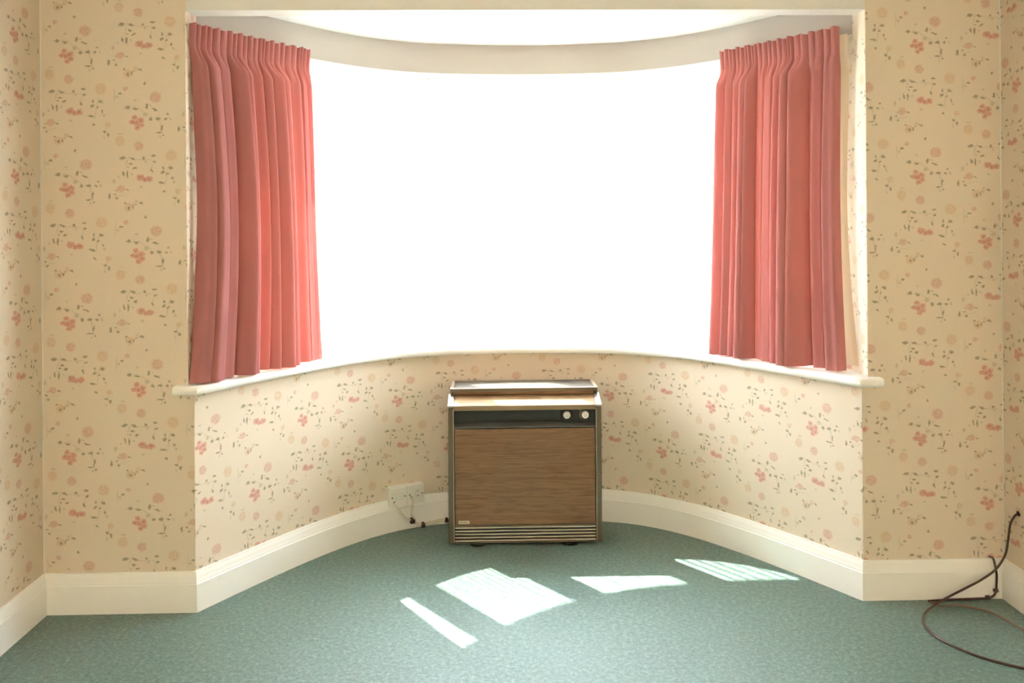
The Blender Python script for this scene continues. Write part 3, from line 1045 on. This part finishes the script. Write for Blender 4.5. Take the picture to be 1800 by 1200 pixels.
# ---------------------------------------------------------------- heater
def build_heater():
    root = empty('heater', (-0.003, 0.612, 0.0))
    W = 0.345
    mb = MB(); mb.box(-0.322, 0.322, 0.04, 0.245, 0.016, 0.608); mb.build('casing', M['black'], root)
    for sx in (-1, 1):
        mb = MB()
        a, b = sorted((sx * 0.3205, sx * W))
        mb.box(a, b, 0.0, 0.25, 0.012, 0.622)
        o = mb.build('side_panel', M['bronze'], root, 0.004)
        mb = MB()
        a, b = sorted((sx * 0.3195, sx * 0.3225))
        mb.box(a, b, -0.0015, 0.004, 0.02, 0.612)
        mb.build('edge_strip', M['bright_trim'], o)
    # sloping deck below the raised top
    def slope(name, x0, x1, pr, mat, bev=0.0):
        mb = MB()
        a = [mb.vert((x0, y, z)) for y, z in pr]
        b = [mb.vert((x1, y, z)) for y, z in pr]
        mb.face(a[::-1]); mb.face(b)
        for i in range(len(pr)):
            j = (i + 1) % len(pr)
            mb.face((a[i], a[j], b[j], b[i]))
        return mb.build(name, mat, root, bev)
    slope('deck', -0.3195, 0.3195, [(0.010, 0.612), (0.010, 0.6285), (0.104, 0.659), (0.25, 0.659), (0.25, 0.612)], M['pale_wood'])
    slope('front_trim', -0.3195, 0.3195, [(0.0005, 0.608), (0.0005, 0.627), (0.003, 0.630), (0.0097, 0.630), (0.0097, 0.608)], M['deck_trim'])
    for sx in (-1, 1):
        a_, b_ = sorted((sx * 0.3198, sx * 0.3455))
        slope('corner_cap', a_, b_, [(-0.0005, 0.6225), (-0.0005, 0.631), (0.006, 0.634), (0.100, 0.664), (0.100, 0.6225)], M['bright_trim'], 0.001)
    # raised top cover
    x0, x1, y0, y1, z0, z1 = -0.338, 0.338, 0.083, 0.285, 0.675, 0.690
    mb = MB()
    mb.box(x0, x1, y0, y0 + 0.012, z0, z1)
    mb.box(x0, x1, y1 - 0.012, y1, z0, z1)
    mb.box(x0, x0 + 0.016, y0 + 0.012, y1 - 0.012, z0, z1)
    mb.box(x1 - 0.016, x1, y0 + 0.012, y1 - 0.012, z0, z1)
    cov = mb.build('top_cover', M['bronze'], root, 0.0015)
    mb = MB()
    mb.box(x0 - 0.001, x1 + 0.001, y0 - 0.001, y0 + 0.008, z1, z1 + 0.003)
    mb.box(x0 - 0.001, x1 + 0.001, y1 - 0.008, y1 + 0.001, z1, z1 + 0.003)
    mb.box(x0 - 0.001, x0 + 0.014, y0 + 0.008, y1 - 0.008, z1, z1 + 0.003)
    mb.box(x1 - 0.014, x1 + 0.001, y0 + 0.008, y1 - 0.008, z1, z1 + 0.003)
    mb.build('rim', M['bright_trim'], cov, 0.001)
    mb = MB(); mb.box(x0 + 0.016, x1 - 0.016, y0 + 0.012, y1 - 0.012, z1 - 0.012, z1 - 0.001); mb.build('top_panel', M['grey_wood'], cov)
    mb = MB(); mb.box(x0 + 0.018, x1 - 0.018, 0.092, 0.25, 0.662, z0); mb.build('outlet_strip', M['wood'], root, 0.001)
    for sx in (-1, 1):
        mb = MB()
        a, b = sorted((sx * 0.331, sx * 0.338))
        mb.box(a, b, y0 + 0.001, 0.25, 0.640, z0)
        mb.build('side_flange', M['bronze'], root, 0.001)
    # control panel
    mb = MB(); mb.box(-0.3195, 0.3195, 0.030, 0.0405, 0.530, 0.606); cp = mb.build('control_panel', M['black'], root)
    mb = MB()
    pr = [(0.030, 0.549), (0.004, 0.534), (0.004, 0.528), (0.030, 0.528)]
    a = [mb.vert((-0.3195, y, z)) for y, z in pr]
    b = [mb.vert((0.3195, y, z)) for y, z in pr]
    mb.face(a[::-1]); mb.face(b)
    for i in range(4):
        j = (i + 1) % 4
        mb.face((a[i], a[j], b[j], b[i]))
    mb.build('control_lip', M['grey_enamel'], root, 0.001)
    for kx, tilt in ((0.1905, 0.5), (0.2735, -0.6)):
        mb = MB()
        mb.lathe_y(kx, 0.030, 0.580, [(0.0, 0.030), (-0.004, 0.030), (-0.006, 0.0275), (-0.006, 0.020)], 32)
        bz = mb.build('dial_bezel', M['black'], root, smooth=True, auto=35)
        mb = MB()
        mb.lathe_y(kx, 0.024, 0.580, [(0.0, 0.0165), (-0.012, 0.0160), (-0.016, 0.0145), (-0.0175, 0.011), (-0.0175, 0.001)], 32)
        kb = mb.build('dial', M['knob'], root, smooth=True, auto=35)
        kb['label'] = 'white control knob'
        mb = MB()
        mb.lathe_y(kx, 0.0066, 0.580, [(0.0, 0.0062), (-0.0006, 0.0062), (-0.0006, 0.0045), (0.0, 0.0045)], 24)
        mb.build('dial_cap', M['knob_mark'], kb)
    # printed marks round the dials
    mb = MB(); mb.lathe_y(0.2125, 0.0300, 0.5855, [(0.0, 0.0030), (-0.0012, 0.0030), (-0.0012, 0.0005)], 12)
    mb.build('dial_mark', M['knob'], cp)
    mb = MB()
    arc = []
    for k in range(13):
        a = math.radians(125 + k * 100 / 12)
        arc.append((0.2735 + 0.0235 * math.cos(a), 0.0236, 0.580 + 0.0235 * math.sin(a)))
    mb.tube(arc, 0.0009, 6); mb.build('dial_mark', M['badge'], cp)
    mb = MB(); mb.lathe_y(0.2495, 0.0300, 0.6025, [(0.0, 0.0026), (-0.0012, 0.0026), (-0.0012, 0.0005)], 12)
    mb.build('dial_mark', M['knob'], cp)
    # wood front
    mb = MB(); mb.box(-0.3165, 0.3165, 0.006, 0.040, 0.094, 0.5245); fp = mb.build('front_panel', M['wood'], root, 0.0012)
    mb = MB(); mb.box(-0.301, -0.252, 0.0035, 0.0065, 0.100, 0.1135); bd = mb.build('badge', M['badge'], root, 0.0008)
    xs = -0.2975
    for wd in (0.004, 0.0045, 0.003, 0.005, 0.004, 0.0045):
        mb = MB(); mb.box(xs, xs + wd, 0.0031, 0.0036, 0.1042, 0.1098); mb.build('badge_lettering', M['badge_print'], bd)
        xs += wd + 0.0022
    # bottom grille
    mb = MB(); mb.box(-0.3165, 0.3165, 0.006, 0.039, 0.0865, 0.0925); mb.build('grille_top_bar', M['bronze'], root, 0.001)
    for k in range(5):
        z = 0.0205 + 0.0145 * k
        mb = MB()
        pr = [(0.004, z), (0.004, z + 0.0056), (0.006, z + 0.0064), (0.016, z + 0.0064), (0.016, z + 0.0004)]
        a = [mb.vert((-0.3165, y, zz)) for y, zz in pr]
        b = [mb.vert((0.3165, y, zz)) for y, zz in pr]
        mb.face(a); mb.face(b[::-1])
        for i in range(5):
            j = (i + 1) % 5
            mb.face((a[i], b[i], b[j], a[j]))
        mb.build('grille_slat', M['slat'], root)
    mb = MB(); mb.box(-0.3195, 0.3195, 0.002, 0.04, 0.0125, 0.0185); mb.build('bottom_bar', M['bronze'], root, 0.001)
    for fx in (-0.215, 0.205):
        mb = MB()
        rows = []
        for z, k in ((0.0, 0.92), (0.003, 1.0), (0.012, 1.0)):
            rows.append([(fx + 0.034 * k * math.cos(2 * math.pi * i / 24), 0.016 + 0.024 * k * math.sin(2 * math.pi * i / 24), z) for i in range(24)])
        mb.grid(rows, closed_u=True)
        mb.face(range(24)); mb.face(range(48, 72))
        mb.build('foot', M['black'], root, smooth=True, auto=40)
        mb = MB(); mb.box(fx - 0.03, fx + 0.03, 0.18, 0.235, 0.0, 0.016); mb.build('foot', M['black'], root, 0.003)
    tag(root, 'wood-effect room heater with black control panel and two white knobs', 'heater')
build_heater()

# ---------------------------------------------------------------- outlet box and flex by the heater
def bay_frame(X, d):
    """point on the bay curve moved outwards by d, plus tangent (to the right) and inward normal"""
    nx, ny = float(np.interp(X, BX, NX)), float(np.interp(X, BX, NY))
    y = float(np.interp(X, BX, BY))
    return Vector((X + nx * d, y + ny * d)), Vector((ny, -nx)), Vector((-nx, -ny))

def build_outlet():
    p, t, n = bay_frame(-0.565, 0.02)
    root = empty('outlet', (p.x, p.y, 0.1235), math.atan2(t.y, t.x))
    # local: x along the wall, -y into the room, z up
    W, H, D = 0.1735, 0.088, 0.046
    mb = MB(); mb.box(-W / 2, W / 2, -D + 0.012, 0.004, 0, H); mb.build('back_box', M['socket_white'], root, 0.003)
    for i, x0 in enumerate((-W / 2, 0.0012)):
        x1 = x0 + W / 2 - 0.0012
        mb = MB(); mb.box(x0, x1, -D, -D + 0.0115, 0, H); fp = mb.build('faceplate', M['socket_white'], root, 0.003, seg=3)
        for sx in (x0 + 0.011, x1 - 0.011):
            mb = MB(); mb.lathe_y(sx, -D + 0.0005, H * 0.50, [(0.0, 0.0036), (-0.0012, 0.0036), (-0.0016, 0.003), (-0.0016, 0.0005)], 14)
            mb.build('screw', M['screw'], fp)
        if i == 0:
            mb = MB(); mb.lathe_y(x0 + 0.022, -D + 0.0005, H * 0.24, [(0.0, 0.0052), (-0.0012, 0.0052), (-0.0014, 0.0045), (-0.0014, 0.0005)], 16)
            mb.build('cord_hole', M['dark_hole'], fp)
            mb = MB(); mb.box(x0 + 0.026, x0 + 0.060, -D - 0.0015, -D + 0.001, 0.030, 0.066); mb.build('fuse_carrier', M['socket_white'], fp, 0.001)
        else:
            mb = MB(); mb.box(x0 + 0.036, x0 + 0.062, -D - 0.003, -D + 0.001, 0.030, 0.064); mb.build('switch_rocker', M['socket_white'], fp, 0.0015)
            mb = MB(); mb.lathe_y(x0 + 0.050, -D - 0.0026, 0.059, [(0.0, 0.0026), (-0.0008, 0.0026), (-0.0008, 0.0005)], 12)
            mb.build('indicator', M['dark_hole'], fp)
            mb = MB(); mb.box(x0 + 0.045, x0 + 0.056, -D - 0.0036, -D - 0.0028, 0.034, 0.038); mb.build('indicator', M['screw'], fp)
            mb = MB(); mb.lathe_y(x0 + 0.020, -D + 0.0005, H * 0.36, [(0.0, 0.0055), (-0.0012, 0.0055), (-0.0014, 0.0045), (-0.0014, 0.0005)], 16)
            mb.build('cord_hole', M['dark_hole'], fp)
    tag(root, 'cream plastic double outlet box on the skirting left of the heater', 'outlet')
    c, s_ = t.x, t.y
    def L2W(x, y, z):
        return Vector((p.x + c * x - s_ * y, p.y + s_ * x + c * y, 0.1235 + z))
    return L2W
L2W = build_outlet()

def along(X, d, z):
    q, t, n = bay_frame(X, -d)
    return Vector((q.x, q.y, z))
W = 0.1735
h1 = L2W(-W / 2 + 0.022, -0.046, 0.021)
h2 = L2W(0.0012 + 0.020, -0.046, 0.032)
j = along(-0.535, 0.012, 0.040)
tail = [along(-0.520, 0.010, 0.020), along(-0.495, 0.010, 0.010), along(-0.45, 0.008, 0.012), along(-0.40, 0.007, 0.017), along(-0.345, 0.007, 0.016), along(-0.26, 0.006, 0.012)]
mb = MB()
mb.tube(catmull([h1, L2W(-W / 2 + 0.030, -0.053, 0.010), L2W(-0.040, -0.048, -0.022), L2W(-0.006, -0.040, -0.064), j] + tail, 10), 0.0042, 8)
tag(mb.build('power_flex', M['flex'], smooth=True), 'cream flex slanting from the left hole of the outlet box to the heater', 'cable')
off = Vector((0, 0, 0.0075))
mb = MB()
mb.tube(catmull([h2, L2W(0.0222, -0.055, 0.026), L2W(0.0235, -0.051, -0.010), L2W(0.020, -0.044, -0.05), j + Vector((0.010, 0.001, 0.004))] + [q + off for q in tail], 10), 0.0042, 8)
tag(mb.build('power_flex', M['flex'], smooth=True), 'cream flex dropping straight down from the right half of the outlet box', 'cable')
for (X, d, z, sc), lb in zip(((-0.537, 0.013, 0.040, 1.25), (-0.488, 0.012, 0.012, 1.1), (-0.375, 0.009, 0.0215, 1.0)),
                             ('dark brown sleeve joining the two flexes below the outlet box', 'dark brown cable clip at the skirting foot, between the other two',
                              'dark brown cable clip on the skirting nearest the heater')):
    q, t, n = bay_frame(X, -d)
    o = empty('cable_clip', (q.x, q.y, z), math.atan2(t.y, t.x))
    mb = MB()
    w, hh = 0.0085 * sc, 0.0105 * sc
    prof = [(-w, -hh), (w, -hh), (w, hh * 0.3), (w * 0.55, hh), (-w * 0.55, hh), (-w, hh * 0.3)]
    a = [mb.vert((x, -0.007, zz)) for x, zz in prof]; b = [mb.vert((x, d - 0.0005, zz)) for x, zz in prof]
    mb.face(a); mb.face(b[::-1])
    for i in range(6):
        k = (i + 1) % 6
        mb.face((a[i], b[i], b[k], a[k]))
    mb.build('saddle', M['clip'], o, 0.0012)
    mb = MB(); mb.lathe_y(0.0, -0.007, hh * 0.25, [(0.0, 0.003), (-0.0012, 0.003), (-0.0018, 0.0015), (-0.0018, 0.0004)], 10)
    mb.build('nail', M['screw'], o)
    tag(o, lb, 'cable clip', 'clips on the heater flex')

# ---------------------------------------------------------------- loose cables in the right corner
mb = MB()
mb.tube(catmull([(1.814, -0.075, 0.350), (1.803, -0.068, 0.338), (1.796, -0.052, 0.300), (1.792, -0.044, 0.236), (1.782, -0.042, 0.183), (1.744, -0.044, 0.130),
                 (1.690, -0.046, 0.094), (1.632, -0.048, 0.066), (1.560, -0.055, 0.036), (1.495, -0.075, 0.014), (1.436, -0.118, 0.006), (1.400, -0.176, 0.005),
                 (1.383, -0.240, 0.005), (1.396, -0.332, 0.005), (1.455, -0.430, 0.005), (1.558, -0.512, 0.005), (1.70, -0.60, 0.005), (1.79, -0.74, 0.005)], 12), 0.0042, 8)
tag(mb.build('loose_cable', M['brown_cable'], smooth=True), 'long dark brown cable from the right wall looping down onto the carpet', 'cable')
mb = MB()
mb.tube(catmull([(1.500, -0.030, 0.006), (1.522, -0.056, 0.005), (1.560, -0.058, 0.005), (1.605, -0.060, 0.005), (1.678, -0.118, 0.005), (1.702, -0.185, 0.005), (1.716, -0.264, 0.005), (1.745, -0.38, 0.005), (1.79, -0.55, 0.005)], 12), 0.0042, 8)
tag(mb.build('loose_cable', M['pink_cable'], smooth=True), 'faded brown cable end lying on the carpet by the right skirting', 'cable')
mb = MB()
mb.tube(catmull([(1.757, 0.016, 0.156), (1.760, -0.002, 0.154), (1.766, -0.006, 0.125), (1.771, -0.006, 0.094), (1.770, -0.006, 0.055), (1.767, -0.007, 0.030), (1.755, -0.008, 0.014), (1.733, -0.008, 0.007),
                 (1.68, -0.008, 0.005), (1.58, -0.012, 0.005), (1.50, -0.020, 0.005)], 10), 0.0042, 8)
tag(mb.build('loose_cable', M['brown_cable'], smooth=True), 'short dark cable fixed down the skirting in the right corner', 'cable')
for (x, z), lb in zip(((1.7665, 0.034), (1.736, 0.009)), ('dark staple clip holding the short cable halfway up the skirting foot', 'dark staple clip holding the short cable at carpet level')):
    o = empty('cable_clip', (x, 0.0, z))
    mb = MB()
    mb.box(-0.009, 0.009, -0.013, -0.0005, -0.0045, 0.0065)
    mb.build('saddle', M['clip'], o, 0.002)
    mb = MB(); mb.lathe_y(0.004, -0.013, 0.003, [(0.0, 0.003), (-0.0015, 0.003), (-0.002, 0.0012), (-0.002, 0.0003)], 10)
    mb.build('nail', M['screw'], o)
    tag(o, lb, 'cable clip', 'clips in the right corner')
# wall hole fitting where the long cable comes out
mb = MB(); mb.tube([(1.8155, -0.076, 0.351), (1.8115, -0.075, 0.3495), (1.809, -0.0745, 0.349)], [0.010, 0.009, 0.006], 12)
tag(mb.build('cable_grommet', M['clip'], smooth=True, auto=40), 'small dark grommet on the right wall where the cable emerges', 'grommet')
